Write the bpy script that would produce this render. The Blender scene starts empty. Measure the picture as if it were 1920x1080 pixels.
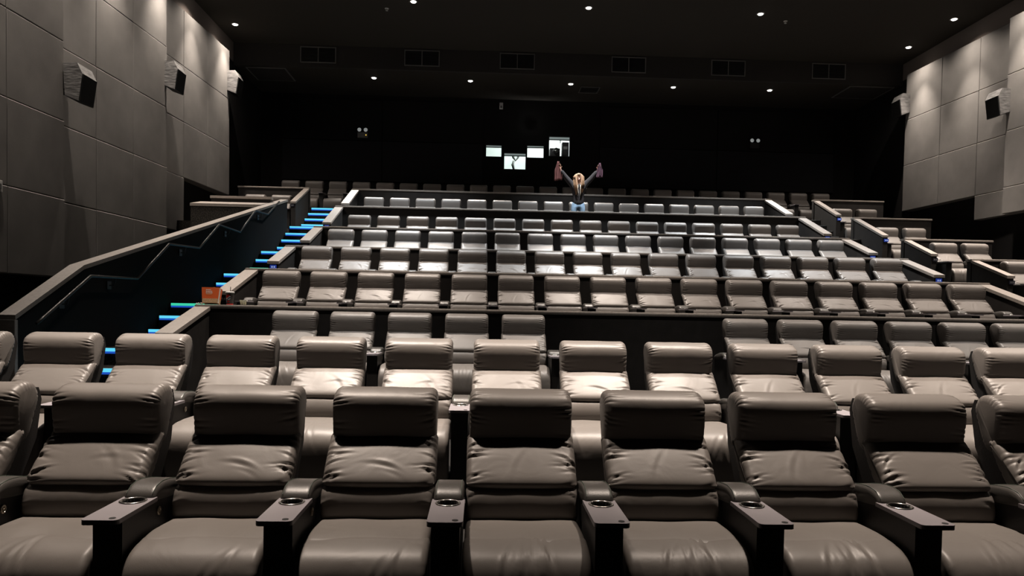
import bpy, bmesh, math, random
from mathutils import Vector, Matrix

random.seed(7)
S = bpy.context.scene
COL = S.collection
PI = math.pi

# ------------------------------------------------------------------ camera
YAW, PITCH, ROLL, FPX, CY = 0.0417476, 0.0290249, 0.0183104, 1380.0, 621.5
cam_d = bpy.data.cameras.new('camera')
cam = bpy.data.objects.new('camera', cam_d)
COL.objects.link(cam)
fw = Vector((math.sin(YAW) * math.cos(PITCH), math.cos(YAW) * math.cos(PITCH), -math.sin(PITCH)))
rt = Vector((math.cos(YAW), -math.sin(YAW), 0))
upv = rt.cross(fw)
cr, sr = math.cos(ROLL), math.sin(ROLL)
rt2 = cr * rt + sr * upv
up2 = -sr * rt + cr * upv
M = Matrix((rt2, up2, -fw)).transposed().to_4x4()
M.translation = Vector((0, 0, 1.5))
cam.matrix_world = M
cam_d.sensor_width = 36.0
cam_d.lens = FPX / 1920.0 * 36.0
cam_d.shift_y = (CY - 540.0) / 1920.0
cam_d.clip_start = 0.05
cam_d.clip_end = 200
S.camera = cam

# ------------------------------------------------------------------ world, exposure
wd = bpy.data.worlds.new('world')
S.world = wd
wd.use_nodes = True
wd.node_tree.nodes['Background'].inputs[0].default_value = (0.5, 0.5, 0.55, 1)
wd.node_tree.nodes['Background'].inputs[1].default_value = 0.004
S.view_settings.view_transform = 'Standard'
S.view_settings.look = 'None'
S.view_settings.exposure = 0.0
S.view_settings.gamma = 1.0
S.view_settings.use_curve_mapping = False

# lamp strengths (watts) and colours; the lamps themselves are built with their fixtures below
P_SEAT, P_WASH, P_SPILL, P_REAR = 4700.0, 850.0, 190.0, 2600.0
C_WARM = (1.0, 0.87, 0.76)
C_FRONT = (1.0, 0.84, 0.71)
C_NEUT = (1.0, 0.94, 0.87)
C_COOL = (0.90, 0.96, 1.0)

# ------------------------------------------------------------------ materials
MATS = {}


def mat(name, col, rough=0.6, metal=0.0, spec=0.5, bump=0.0, bscale=40.0, var=0.0, vscale=4.0,
        emit=None, estr=0.0, stretch=None, trans=0.0, var2=None, coat=0.0, detail=4.0):
    m = bpy.data.materials.new(name)
    m.use_nodes = True
    nt = m.node_tree
    b = nt.nodes['Principled BSDF']
    b.inputs['Base Color'].default_value = (*col, 1)
    b.inputs['Roughness'].default_value = rough
    b.inputs['Metallic'].default_value = metal
    b.inputs['Specular IOR Level'].default_value = spec
    b.inputs['Transmission Weight'].default_value = trans
    b.inputs['Coat Weight'].default_value = coat
    if emit:
        b.inputs['Emission Color'].default_value = (*emit, 1)
        b.inputs['Emission Strength'].default_value = estr
    tc = None
    if bump or var:
        tc = nt.nodes.new('ShaderNodeTexCoord')
        mp = nt.nodes.new('ShaderNodeMapping')
        if stretch:
            mp.inputs['Scale'].default_value = stretch
        oi = nt.nodes.new('ShaderNodeObjectInfo')
        ml = nt.nodes.new('ShaderNodeMath')
        ml.operation = 'MULTIPLY'
        ml.inputs[1].default_value = 57.0
        nt.links.new(oi.outputs['Random'], ml.inputs[0])
        nt.links.new(tc.outputs['Object'], mp.inputs['Vector'])
        nt.links.new(ml.outputs[0], mp.inputs['Location'])
    if var:
        n = nt.nodes.new('ShaderNodeTexNoise')
        n.inputs['Scale'].default_value = vscale
        n.inputs['Detail'].default_value = 5.0
        nt.links.new(mp.outputs[0], n.inputs['Vector'])
        r = nt.nodes.new('ShaderNodeValToRGB')
        r.color_ramp.elements[0].position = 0.3
        r.color_ramp.elements[1].position = 0.7
        c2 = var2 or tuple(min(1, c * (1 + var)) for c in col)
        r.color_ramp.elements[0].color = (*[c * (1 - var) for c in col], 1)
        r.color_ramp.elements[1].color = (*c2, 1)
        nt.links.new(n.outputs['Fac'], r.inputs[0])
        nt.links.new(r.outputs[0], b.inputs['Base Color'])
    if bump:
        n = nt.nodes.new('ShaderNodeTexNoise')
        n.inputs['Scale'].default_value = bscale
        n.inputs['Detail'].default_value = detail
        nt.links.new(mp.outputs[0], n.inputs['Vector'])
        bp = nt.nodes.new('ShaderNodeBump')
        bp.inputs['Strength'].default_value = bump
        bp.inputs['Distance'].default_value = 0.01
        nt.links.new(n.outputs['Fac'], bp.inputs['Height'])
        nt.links.new(bp.outputs[0], b.inputs['Normal'])
    MATS[name] = m
    return m


def mat_leather(name, col, rough):
    """soft black upholstery leather: fine grain plus broad shallow rumples"""
    m = bpy.data.materials.new(name)
    m.use_nodes = True
    nt = m.node_tree
    b = nt.nodes['Principled BSDF']
    b.inputs['Base Color'].default_value = (*col, 1)
    b.inputs['Roughness'].default_value = rough
    b.inputs['Specular IOR Level'].default_value = 0.38
    b.inputs['Sheen Weight'].default_value = 0.0
    tc = nt.nodes.new('ShaderNodeTexCoord')
    oi = nt.nodes.new('ShaderNodeObjectInfo')
    ml = nt.nodes.new('ShaderNodeMath')
    ml.operation = 'MULTIPLY'
    ml.inputs[1].default_value = 83.0
    nt.links.new(oi.outputs['Random'], ml.inputs[0])
    mp = nt.nodes.new('ShaderNodeMapping')
    nt.links.new(tc.outputs['Object'], mp.inputs['Vector'])
    nt.links.new(ml.outputs[0], mp.inputs['Location'])
    n1 = nt.nodes.new('ShaderNodeTexNoise')
    n1.inputs['Scale'].default_value = 5.0
    n1.inputs['Detail'].default_value = 2.5
    n1.inputs['Distortion'].default_value = 0.8
    n2 = nt.nodes.new('ShaderNodeTexNoise')
    n2.inputs['Scale'].default_value = 260.0
    n2.inputs['Detail'].default_value = 2.0
    for n in (n1, n2):
        nt.links.new(mp.outputs[0], n.inputs['Vector'])
    b1 = nt.nodes.new('ShaderNodeBump')
    b1.inputs['Strength'].default_value = 0.10
    b1.inputs['Distance'].default_value = 0.035
    b2 = nt.nodes.new('ShaderNodeBump')
    b2.inputs['Strength'].default_value = 0.12
    b2.inputs['Distance'].default_value = 0.002
    nt.links.new(n1.outputs['Fac'], b1.inputs['Height'])
    nt.links.new(n2.outputs['Fac'], b2.inputs['Height'])
    nt.links.new(b1.outputs[0], b2.inputs['Normal'])
    nt.links.new(b2.outputs[0], b.inputs['Normal'])
    MATS[name] = m
    return m


mat_leather('leather', (0.150, 0.136, 0.125), 0.45)
mat_leather('leather_dark', (0.03, 0.028, 0.026), 0.45)
mat('arm_leather', (0.060, 0.056, 0.052), 0.38, bump=0.1, bscale=220)
mat('stitch', (0.05, 0.075, 0.055), 0.7)
mat('shell', (0.012, 0.011, 0.011), 0.55, bump=0.15, bscale=120)
mat('console', (0.011, 0.010, 0.010), 0.55, bump=0.1, bscale=150)
mat('tray', (0.25, 0.232, 0.25), 0.42, bump=0.05, bscale=300)
mat('tray_edge', (0.03, 0.03, 0.035), 0.3)
mat('chrome', (0.5, 0.49, 0.47), 0.22, metal=1.0)
mat('button', (0.36, 0.31, 0.25), 0.35, metal=0.8)
mat('black', (0.004, 0.004, 0.004), 0.7)
mat('cap', (0.25, 0.22, 0.195), 0.55, bump=0.08, bscale=200, var=0.12, vscale=30)
mat('parapet', (0.010, 0.009, 0.0085), 0.85, spec=0.15)
mat('partition', (0.019, 0.0165, 0.015), 0.7, spec=0.25, bump=0.12, bscale=90, var=0.2, vscale=6)
mat('fabric_panel', (0.190, 0.182, 0.172), 0.95, spec=0.1, bump=0.25, bscale=160, var=0.10, vscale=2.2)
mat('wall_dark', (0.012, 0.0115, 0.0115), 0.9, spec=0.15, bump=0.2, bscale=60)
mat('wall_upper', (0.16, 0.135, 0.12), 0.85, spec=0.2, bump=0.3, bscale=12)
mat('rear_panel', (0.020, 0.020, 0.022), 0.95, spec=0.1, bump=0.2, bscale=120)
mat('ceiling', (0.038, 0.034, 0.029), 0.95, spec=0.1, bump=0.1, bscale=30)
mat('soffit', (0.042, 0.039, 0.037), 0.95, spec=0.1)
mat('carpet', (0.016, 0.015, 0.015), 1.0, spec=0.05, bump=0.8, bscale=70, var=0.9, vscale=55, var2=(0.075, 0.068, 0.06))
mat('floor', (0.010, 0.0095, 0.009), 0.85, spec=0.2, bump=0.3, bscale=80)
mat('vent_frame', (0.14, 0.135, 0.13), 0.6)
mat('vent_dark', (0.008, 0.008, 0.008), 0.8)
mat('speaker_side', (0.13, 0.127, 0.124), 0.6, bump=0.7, bscale=9, var=0.45, vscale=7, stretch=(1, 1, 3))
mat('speaker_front', (0.005, 0.005, 0.005), 0.8, bump=0.3, bscale=200)
mat('white_plastic', (0.62, 0.62, 0.60), 0.5)
mat('grey_plastic', (0.16, 0.16, 0.155), 0.5)
mat('rail_metal', (0.06, 0.057, 0.054), 0.32, metal=0.6)
mat('lamp', (1, 1, 1), 0.5, emit=(1.0, 0.93, 0.85), estr=14.0)
mat('lamp_dim', (0.5, 0.5, 0.5), 0.5)
mat('led_cyan', (0.05, 0.2, 0.25), 0.5, emit=(0.10, 0.54, 0.74), estr=1.25)
mat('led_green', (0.05, 0.25, 0.2), 0.5, emit=(0.04, 0.56, 0.34), estr=1.1)
mat('led_blue', (0.02, 0.05, 0.3), 0.5, emit=(0.012, 0.07, 0.42), estr=1.1)
mat('sign_blue', (0.02, 0.04, 0.2), 0.4, emit=(0.02, 0.05, 0.35), estr=0.55)
mat('sign_mark', (0.3, 0.4, 0.6), 0.4, emit=(0.30, 0.38, 0.62), estr=0.8)
mat('sign_off', (0.015, 0.015, 0.03), 0.4)
mat('booth_white', (0.8, 0.85, 0.82), 0.6, emit=(0.92, 1.0, 0.97), estr=1.05)  # booth wall brightness put into emission, likewise the other booth tones that emit
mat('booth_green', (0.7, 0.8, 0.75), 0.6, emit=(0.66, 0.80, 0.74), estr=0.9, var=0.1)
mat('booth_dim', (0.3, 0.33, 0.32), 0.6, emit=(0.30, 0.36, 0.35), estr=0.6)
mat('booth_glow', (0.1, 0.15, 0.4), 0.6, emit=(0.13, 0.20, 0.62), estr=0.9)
mat('booth_pale_grey', (0.55, 0.62, 0.58), 0.7)  # pale grey of the booth fittings and booth ceiling
mat('port_frame', (0.01, 0.01, 0.01), 0.5)
mat('glass', (1, 1, 1), 0.02, trans=1.0)
mat('em_lens', (0.75, 0.78, 0.76), 0.3, emit=(0.5, 0.53, 0.52), estr=0.35)
mat('amber', (0.8, 0.5, 0.05), 0.4, emit=(0.8, 0.5, 0.08), estr=1.0)
mat('orange', (0.88, 0.15, 0.03), 0.55)
mat('orange_light', (0.85, 0.42, 0.20), 0.55)
mat('kraft', (0.62, 0.40, 0.22), 0.7, var=0.25, vscale=60)
mat('paper_white', (0.85, 0.80, 0.72), 0.7)
mat('popcorn', (0.85, 0.75, 0.50), 0.8, bump=0.5, bscale=60)
mat('cup_black', (0.012, 0.012, 0.014), 0.35)
mat('logo_red', (0.70, 0.03, 0.025), 0.4)
mat('logo_white', (0.85, 0.85, 0.85), 0.4)
mat('logo_blue', (0.05, 0.08, 0.16), 0.4)
mat('clear_plastic', (0.80, 0.82, 0.70), 0.25, trans=0.55)
mat('dip', (0.75, 0.66, 0.28), 0.4)
mat('skin', (0.62, 0.36, 0.25), 0.5)
mat('hair', (0.28, 0.15, 0.075), 0.62, bump=0.8, bscale=120, stretch=(1, 1, 0.06), var=0.4, vscale=70)
mat('hoodie', (0.022, 0.017, 0.018), 0.9, bump=0.4, bscale=40)
mat('jeans', (0.26, 0.38, 0.52), 0.85, bump=0.3, bscale=90, var=0.3, vscale=14)
mat('cord', (0.55, 0.48, 0.40), 0.7)
mat('cloth_red', (0.12, 0.034, 0.03), 0.9, bump=0.5, bscale=60, var=0.5, vscale=26, stretch=(5, 5, 0.4))
mat('cloth_purple', (0.10, 0.042, 0.065), 0.9, bump=0.5, bscale=60, var=0.5, vscale=26, stretch=(5, 5, 0.4))
mat('eye', (0.02, 0.015, 0.012), 0.2)
mat('lips', (0.50, 0.12, 0.10), 0.4)
mat('sneaker', (0.5, 0.5, 0.5), 0.6)


# ------------------------------------------------------------------ mesh helpers
def mesh_from(verts, faces, m, smooth=False, name='mesh'):
    me = bpy.data.meshes.new(name)
    me.from_pydata([tuple(v) for v in verts], [], faces)
    me.validate()
    bm = bmesh.new()
    bm.from_mesh(me)
    bmesh.ops.recalc_face_normals(bm, faces=bm.faces)
    bm.to_mesh(me)
    bm.free()
    if smooth:
        me.shade_smooth()
    me.materials.append(MATS[m])
    return me


def obj(name, me, parent=None, loc=(0, 0, 0), rot=None):
    o = bpy.data.objects.new(name, me)
    COL.objects.link(o)
    o.location = loc
    if rot:
        o.rotation_euler = rot
    if parent:
        o.parent = parent
    return o


def thing(name, label, cat, loc=(0, 0, 0), group=None, rotz=0):
    o = bpy.data.objects.new(name, None)
    o.empty_display_size = 0.1
    COL.objects.link(o)
    o.location = loc
    o.rotation_euler = (0, 0, rotz)
    return tag(o, label, cat, group)


def tag(o, label, cat, group=None):
    o['label'] = label
    o['category'] = cat
    if group:
        o['group'] = group
    return o


def struct(o):
    o['kind'] = 'structure'
    return o


class MB:
    """collects shapes into one mesh"""

    def __init__(s):
        s.v, s.f = [], []

    def add(s, vs, fs):
        n = len(s.v)
        s.v += [Vector(v) for v in vs]
        s.f += [tuple(i + n for i in f) for f in fs]
        return s

    def box(s, x0, x1, y0, y1, z0, z1):
        return s.add([(x0, y0, z0), (x1, y0, z0), (x1, y1, z0), (x0, y1, z0),
                      (x0, y0, z1), (x1, y0, z1), (x1, y1, z1), (x0, y1, z1)],
                     [(0, 3, 2, 1), (4, 5, 6, 7), (0, 1, 5, 4), (1, 2, 6, 5), (2, 3, 7, 6), (3, 0, 4, 7)])

    def bbox(s, x0, x1, y0, y1, z0, z1, b=0.01):
        """box with chamfered edges"""
        bm = bmesh.new()
        bmesh.ops.create_cube(bm, size=1.0)
        for v in bm.verts:
            v.co = Vector(((x0 + x1) / 2 + v.co.x * (x1 - x0), (y0 + y1) / 2 + v.co.y * (y1 - y0), (z0 + z1) / 2 + v.co.z * (z1 - z0)))
        bmesh.ops.bevel(bm, geom=list(bm.edges), offset=b, segments=2, affect='EDGES', profile=0.7)
        bm.verts.index_update()
        s.add([v.co.copy() for v in bm.verts], [[v.index for v in f.verts] for f in bm.faces])
        bm.free()
        return s

    def prism_x(s, poly, x0, x1):
        """(y,z) polygon extruded along x"""
        n = len(poly)
        vs = [(x0, y, z) for y, z in poly] + [(x1, y, z) for y, z in poly]
        fs = [tuple(range(n)), tuple(range(2 * n - 1, n - 1, -1))]
        fs += [(i, i + n, (i + 1) % n + n, (i + 1) % n) for i in range(n)]
        return s.add(vs, fs)

    def prism_y(s, poly, y0, y1):
        n = len(poly)
        vs = [(x, y0, z) for x, z in poly] + [(x, y1, z) for x, z in poly]
        fs = [tuple(range(n)), tuple(range(2 * n - 1, n - 1, -1))]
        fs += [(i, i + n, (i + 1) % n + n, (i + 1) % n) for i in range(n)]
        return s.add(vs, fs)

    def prism_z(s, poly, z0, z1):
        n = len(poly)
        vs = [(x, y, z0) for x, y in poly] + [(x, y, z1) for x, y in poly]
        fs = [tuple(range(n)), tuple(range(2 * n - 1, n - 1, -1))]
        fs += [(i, i + n, (i + 1) % n + n, (i + 1) % n) for i in range(n)]
        return s.add(vs, fs)

    def lathe(s, prof, c=(0, 0, 0), n=24, axis='Z', close=True):
        """(r,h) profile turned about an axis through c"""
        vs, fs = [], []
        for r, h in prof:
            for k in range(n):
                a = 2 * PI * k / n
                p = (r * math.cos(a), r * math.sin(a), h)
                if axis == 'X':
                    p = (h, r * math.cos(a), r * math.sin(a))
                elif axis == 'Y':
                    p = (r * math.cos(a), h, r * math.sin(a))
                vs.append(Vector(p) + Vector(c))
        for i in range(len(prof) - 1):
            for k in range(n):
                fs.append((i * n + k, i * n + (k + 1) % n, (i + 1) * n + (k + 1) % n, (i + 1) * n + k))
        if close:
            fs.append(tuple(range(n)))
            fs.append(tuple((len(prof) - 1) * n + k for k in range(n)))
        return s.add(vs, fs)

    def tube(s, pts, r, n=8, radii=None):
        pts = [Vector(p) for p in pts]
        vs, fs = [], []
        up = Vector((0.13, 0.2, 0.97)).normalized()
        for i, p in enumerate(pts):
            d = (pts[min(i + 1, len(pts) - 1)] - pts[max(i - 1, 0)]).normalized()
            a = d.cross(up)
            if a.length < 0.05:
                a = d.cross(Vector((1, 0, 0)))
            a.normalize()
            b = d.cross(a)
            rr = radii[i] if radii else r
            for k in range(n):
                t = 2 * PI * k / n
                vs.append(p + rr * (math.cos(t) * a + math.sin(t) * b))
        for i in range(len(pts) - 1):
            for k in range(n):
                fs.append((i * n + k, i * n + (k + 1) % n, (i + 1) * n + (k + 1) % n, (i + 1) * n + k))
        fs.append(tuple(range(n)))
        fs.append(tuple((len(pts) - 1) * n + k for k in range(n)))
        return s.add(vs, fs)

    def ball(s, c, r, sx=1, sy=1, sz=1, n=12, m=8):
        prof = [(r * math.sin(PI * i / m), -r * math.cos(PI * i / m)) for i in range(1, m)]
        vs, fs = [], []
        for rr, h in prof:
            for k in range(n):
                a = 2 * PI * k / n
                vs.append(Vector((rr * math.cos(a) * sx, rr * math.sin(a) * sy, h * sz)) + Vector(c))
        for i in range(len(prof) - 1):
            for k in range(n):
                fs.append((i * n + k, i * n + (k + 1) % n, (i + 1) * n + (k + 1) % n, (i + 1) * n + k))
        fs.append(tuple(range(n)))
        fs.append(tuple((len(prof) - 1) * n + k for k in range(n)))
        return s.add(vs, fs)

    def mesh(s, m, smooth=False):
        return mesh_from(s.v, s.f, m, smooth)

    def build(s, name, m, parent=None, loc=(0, 0, 0), smooth=False, rot=None):
        return obj(name, s.mesh(m, smooth), parent, loc, rot)


# ------------------------------------------------------------------ room measures (metres; camera stands at x=0, y=0, 1.5 above the front floor)
XL, XR = -7.10, 12.20            # side wall planes
YF, YB = -9.0, 24.0              # screen end / rear wall
ZC, ZS = 8.90, 8.30              # main ceiling / lowered rear ceiling
YS = 21.30                       # soffit face
ROWS = {  # headrest depth, floor level
    'A': (3.90, 0.0), 'B': (5.985, 0.177), 'C': (9.18, 0.361), 'D': (11.185, 0.945), 'E': (13.49, 1.503),
    'F': (15.73, 2.056), 'G': (18.02, 2.643), 'H': (20.34, 3.424), 'I': (22.40, 4.174)}
LEDGE = {'D': (9.60, 1.50), 'E': (11.60, 2.08), 'F': (13.90, 2.635), 'G': (16.20, 3.25), 'H': (18.50, 4.015), 'I': (20.80, 4.81)}
CXL, CXR = -3.68, 8.22           # centre block of seats
AXL = -4.70                      # left stair edge
BXL, BXR = 9.46, 11.50           # right-hand booths

# ------------------------------------------------------------------ setting: floors, walls, ceilings
def box_struct(name, m, x0, x1, y0, y1, z0, z1):
    return struct(MB().box(x0, x1, y0, y1, z0, z1).build(name, m))


box_struct('floor', 'floor', XL - .3, XR + .3, YF, 5.0, -0.2, 0.0)
box_struct('floor', 'floor', AXL - .15, XR + .3, 5.0, 7.45, -0.2, ROWS['B'][1])
box_struct('floor', 'floor', AXL - .15, XR + .3, 7.45, 9.75, -0.2, ROWS['C'][1])
box_struct('floor', 'floor', XL - .3, AXL - .15, 5.0, 20.95, -0.2, ROWS['C'][1] - .01)
seq = ['D', 'E', 'F', 'G', 'H']
for i, k in enumerate(seq):
    y0 = LEDGE[k][0] + .15
    y1 = LEDGE[(seq + ['I'])[i + 1]][0] + .15
    box_struct('floor', 'floor', CXL, CXR, y0, y1, ROWS[k][1] - .9, ROWS[k][1])
    box_struct('floor', 'floor', BXL + .1, XR + .3, y0, y1, ROWS[k][1] - .9, ROWS[k][1])
box_struct('floor', 'floor', XL - .3, XR + .3, 20.95, YB + .2, ROWS['I'][1] - .9, ROWS['I'][1])
box_struct('floor', 'carpet', XL - .3, AXL - .16, 17.3, 20.95, 0.4, ROWS['H'][1])       # landing of the small left booth

box_struct('ceiling', 'ceiling', XL - .4, XR + .4, YF, YS, ZC, ZC + .2)
box_struct('ceiling', 'ceiling', XL - .4, XR + .4, YS + .12, YB + .2, ZS, ZS + .2)
box_struct('trim_1', 'soffit', XL - .4, XR + .4, YS, YS + .12, ZS - .01, ZC + .1)

# rear wall with four projection ports cut out
PORTS = [(0.04, 0.57, 6.44, 6.84), (0.63, 1.36, 6.05, 6.60), (1.37, 1.94, 6.44, 6.86), (2.08, 2.78, 6.51, 7.17)]
xs = sorted({XL - .4, XR + .4, *[p[0] for p in PORTS], *[p[1] for p in PORTS]})
zs = sorted({-.2, ZC, *[p[2] for p in PORTS], *[p[3] for p in PORTS]})
mb = MB()
for i in range(len(xs) - 1):
    for j in range(len(zs) - 1):
        cx, cz = (xs[i] + xs[i + 1]) / 2, (zs[j] + zs[j + 1]) / 2
        if any(p[0] < cx < p[1] and p[2] < cz < p[3] for p in PORTS):
            continue
        mb.box(xs[i], xs[i + 1], YB, YB + .12, zs[j], zs[j + 1])
wall_back = struct(mb.build('wall_back', 'wall_dark'))
RP = [(-6.45, -3.55), (-3.53, -0.06)]
for x0, x1 in [(-6.45, -3.29), (-3.27, -0.06), (3.77, 7.6), (7.62, 11.5)]:
    MB().bbox(x0, x1, YB - .06, YB, 5.55, 6.83, .012).build('wall_panel', 'rear_panel', wall_back)
for x0, x1 in [(-6.45, -3.29), (-3.27, -0.06), (3.77, 7.6), (7.62, 11.5)]:
    MB().bbox(x0, x1, YB - .05, YB, 6.85, 8.15, .012).build('wall_panel', 'wall_dark', wall_back)
box_struct('wall_front', 'wall_dark', XL - .4, XR + .4, YF - .2, YF, -.2, ZC)

wall_left = box_struct('wall_left', 'wall_dark', XL - .4, XL - .12, YF, YB, -.2, ZC)
wall_right = box_struct('wall_right', 'wall_dark', XR + .12, XR + .4, YF, YB, -.2, ZC)
# plastered strip above the fabric panels
box_struct('trim_2', 'wall_upper', XL - .12, XL - .02, YF, YS, 8.37, ZC)
box_struct('trim_3', 'wall_upper', XR + .02, XR + .12, YF, YS, 8.42, ZC)

SEAM_Z = [8.34, 7.04, 5.75, 4.46, 3.18, 1.90]
rp = random.Random(3)


def wall_panels(parent, side, bays, bottoms, zoff):
    """square fabric-wrapped panels; each bay of columns leans out towards its rear edge"""
    for (ys_, lean) in bays:
        ya, yb = ys_[0], ys_[-1]
        for c in range(len(ys_) - 1):
            y0, y1 = ys_[c] + .006, ys_[c + 1] - .006
            bot = bottoms(0.5 * (y0 + y1))
            for r in range(len(SEAM_Z) - 1):
                z1 = SEAM_Z[r] + zoff - .006
                z0 = SEAM_Z[r + 1] + zoff + .006
                if z1 <= bot + .05:
                    continue
                z0 = max(z0, bot)
                d = rp.uniform(0, .003) + .006 * r
                o0 = lean * (y0 - ya) / (yb - ya) + d
                o1 = lean * (y1 - ya) / (yb - ya) + d
                tilt = rp.uniform(-.003, .003)
                base = XL - .12 if side < 0 else XR + .12
                f = XL if side < 0 else XR
                sg = 1 if side < 0 else -1
                b = .008
                P = []
                for (yy, o) in ((y0, o0), (y1, o1)):
                    for zz in (z0, z1):
                        P.append((yy, zz, f + sg * (o + (tilt if zz == z1 else 0))))
                mb = MB()
                vs = [(base, P[0][0], P[0][1]), (base, P[2][0], P[2][1]), (base, P[3][0], P[3][1]), (base, P[1][0], P[1][1])]
                # front ring slightly inset for the wrapped edge
                e = .010
                mid = [(P[0][2] - sg * b, P[0][0], P[0][1]), (P[2][2] - sg * b, P[2][0], P[2][1]),
                       (P[3][2] - sg * b, P[3][0], P[3][1]), (P[1][2] - sg * b, P[1][0], P[1][1])]
                fr = [(P[0][2], P[0][0] + e, P[0][1] + e), (P[2][2], P[2][0] - e, P[2][1] + e),
                      (P[3][2], P[3][0] - e, P[3][1] - e), (P[1][2], P[1][0] + e, P[1][1] - e)]
                fs = [(3, 2, 1, 0), (8, 9, 10, 11)]
                for k in range(4):
                    q = (k + 1) % 4
                    fs += [(k, q, q + 4, k + 4), (k + 4, q + 4, q + 8, k + 8)]
                mb.add(vs + mid + fr, fs)
                mb.build('wall_panel', 'fabric_panel', parent)


def bot_left(y):
    return 1.90 if y < 16.38 else (3.18 if y < 17.65 else 4.47)


def bot_right(y):
    return 2.6 if y < 12.4 else (3.25 if y < 15 else (3.93 if y < 17.8 else 4.53))


wall_panels(wall_left, -1, [((8.45, 9.78, 11.10, 12.45), .20), ((12.47, 13.72, 15.0, 16.38), .20), ((16.40, 17.64, 18.96, 20.34), .20)], bot_left, 0.0)
wall_panels(wall_right, 1, [((12.45, 13.75, 15.1, 16.62), .20), ((16.64, 17.80, 19.20, 20.72), .20)], bot_right, 0.07)

# dark return walls behind the last bay
box_struct('wall_left', 'wall_dark', XL - .12, XL - .02, 20.36, YB, -.2, 8.35)
box_struct('wall_right', 'wall_dark', XR + .02, XR + .12, 20.74, YB, -.2, 8.42)

# ------------------------------------------------------------------ partitions between the rows
ORD = ['first', 'second', 'third', 'fourth', 'fifth', 'sixth', 'seventh', 'eighth', 'ninth', 'tenth', 'eleventh', 'twelfth',
       'thirteenth', 'fourteenth', 'fifteenth', 'sixteenth', 'seventeenth', 'eighteenth', 'nineteenth', 'twentieth',
       'twenty-first', 'twenty-second', 'twenty-third', 'twenty-fourth']
ROWNO = {k: ORD[i] for i, k in enumerate('ABCDEFGHI')}
SIDE = {'C': (1.12, .33), 'D': (1.22, .39), 'E': (1.10, .37), 'F': (1.15, .42), 'G': (1.40, .58), 'H': (1.48, .62)}
PREV = dict(zip('DEFGHI', 'CDEFGH'))


def cap_strip(parent, x0, x1, ya, za, yb, zb, th=.045):
    """sloping cap from front (ya,za) to back (yb,zb)"""
    return MB().prism_x([(ya, za - th), (yb, zb - th), (yb, zb), (ya, za)], x0, x1).build('cap', 'cap', parent)


def side_panel(parent, xc, w, yl, zl, run, drop, zfloor, yoff):
    mb = MB().prism_x([(yl - run - yoff, zfloor), (yl + .1 - yoff, zfloor), (yl + .1 - yoff, zl - .045), (yl - run - yoff, zl - drop - .045)], xc - w / 2 + .015, xc + w / 2 - .015)
    p = mb.build('end_panel', 'partition', parent)
    MB().prism_x([(yl - run - .02 - yoff, zl - drop - .05), (yl + .1 - yoff, zl - .05), (yl + .1 - yoff, zl + .0), (yl - run - .02 - yoff, zl - drop)], xc - w / 2, xc + w / 2).build('cap', 'cap', p)
    return p


for k in 'DEFGHI':
    yl, zl = LEDGE[k]
    pk = PREV[k]
    zf = ROWS[pk][1]
    run, drop = SIDE[pk]
    t = thing('row_partition', 'low dark partition with brown cap between the %s and %s seat rows' % (ROWNO[pk], ROWNO[k]), 'partition',
              ((CXL + CXR) / 2, yl, zf))
    hw = (CXR - CXL) / 2
    MB().box(-hw, hw, .02, .14, 0, zl - zf - .05).build('panel', 'partition', t)
    MB().bbox(-hw, hw, 0, .20, zl - zf - .05, zl - zf, .02).build('cap_rail', 'cap', t)
    for sx in (-1, 1):
        side_panel(t, sx * (hw - .10), .20, 0.0, zl - zf, run, drop, 0.0, 0.0)

# right-hand booths
for k in 'FGHI':
    yl, zl = LEDGE[k]
    pk = PREV[k]
    zf = ROWS[pk][1]
    run, drop = {'E': (.96, .37), 'F': (.98, .42), 'G': (1.36, .60), 'H': (1.32, .61)}[pk]
    t = thing('booth_partition', 'dark L-shaped partition around the right-hand pair of seats in the %s row' % ROWNO[pk], 'partition', (BXL, yl, zf))
    w = BXR - BXL
    MB().box(0, w, .02, .14, 0, zl - zf - .05 + .02).build('panel', 'partition', t)
    MB().bbox(0, w + .02, 0, .20, zl - zf - .05 + .02, zl - zf + .02, .02).build('cap_rail', 'cap', t)
    side_panel(t, .075, .15, 0.0, zl - zf + .02, run, drop, 0.0, 0.0)

# left booth at the top of the stairs
zf = ROWS['H'][1]
t = thing('booth_partition', 'L-shaped partition of the small left booth at the top of the stairs', 'partition', (-4.85, 20.8, zf))
MB().box(-1.95, 0, .02, .14, 0, 4.81 - zf - .05).build('panel', 'partition', t)
MB().bbox(-1.97, 0, 0, .20, 4.81 - zf - .05, 4.81 - zf, .02).build('cap_rail', 'cap', t)
side_panel(t, -.075, .15, 0.0, 4.81 - zf, 1.42, .60, 0.0, 0.0)
t = thing('booth_front_wall', 'low half wall in front of the left booth seats behind the stair parapet', 'partition', (-6.2, 17.1, zf))
MB().box(0, 1.34, .02, .14, 0, .50).build('panel', 'partition', t)
MB().bbox(-.02, 1.36, 0, .16, .50, .56, .008).build('cap_rail', 'cap', t)
t = thing('carpeted_block', 'speckled carpet-covered block beside the wall left of the stair parapet', 'block', (-6.42, 16.5, 2.6))
MB().bbox(0, 1.53, 0, .55, 0, 1.06, .012).build('block_body', 'carpet', t)
MB().prism_x([(-.01, 1.06), (.58, 1.06), (.58, 1.24), (-.01, 1.12)], -.01, 1.535).build('cap', 'cap', t)

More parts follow.
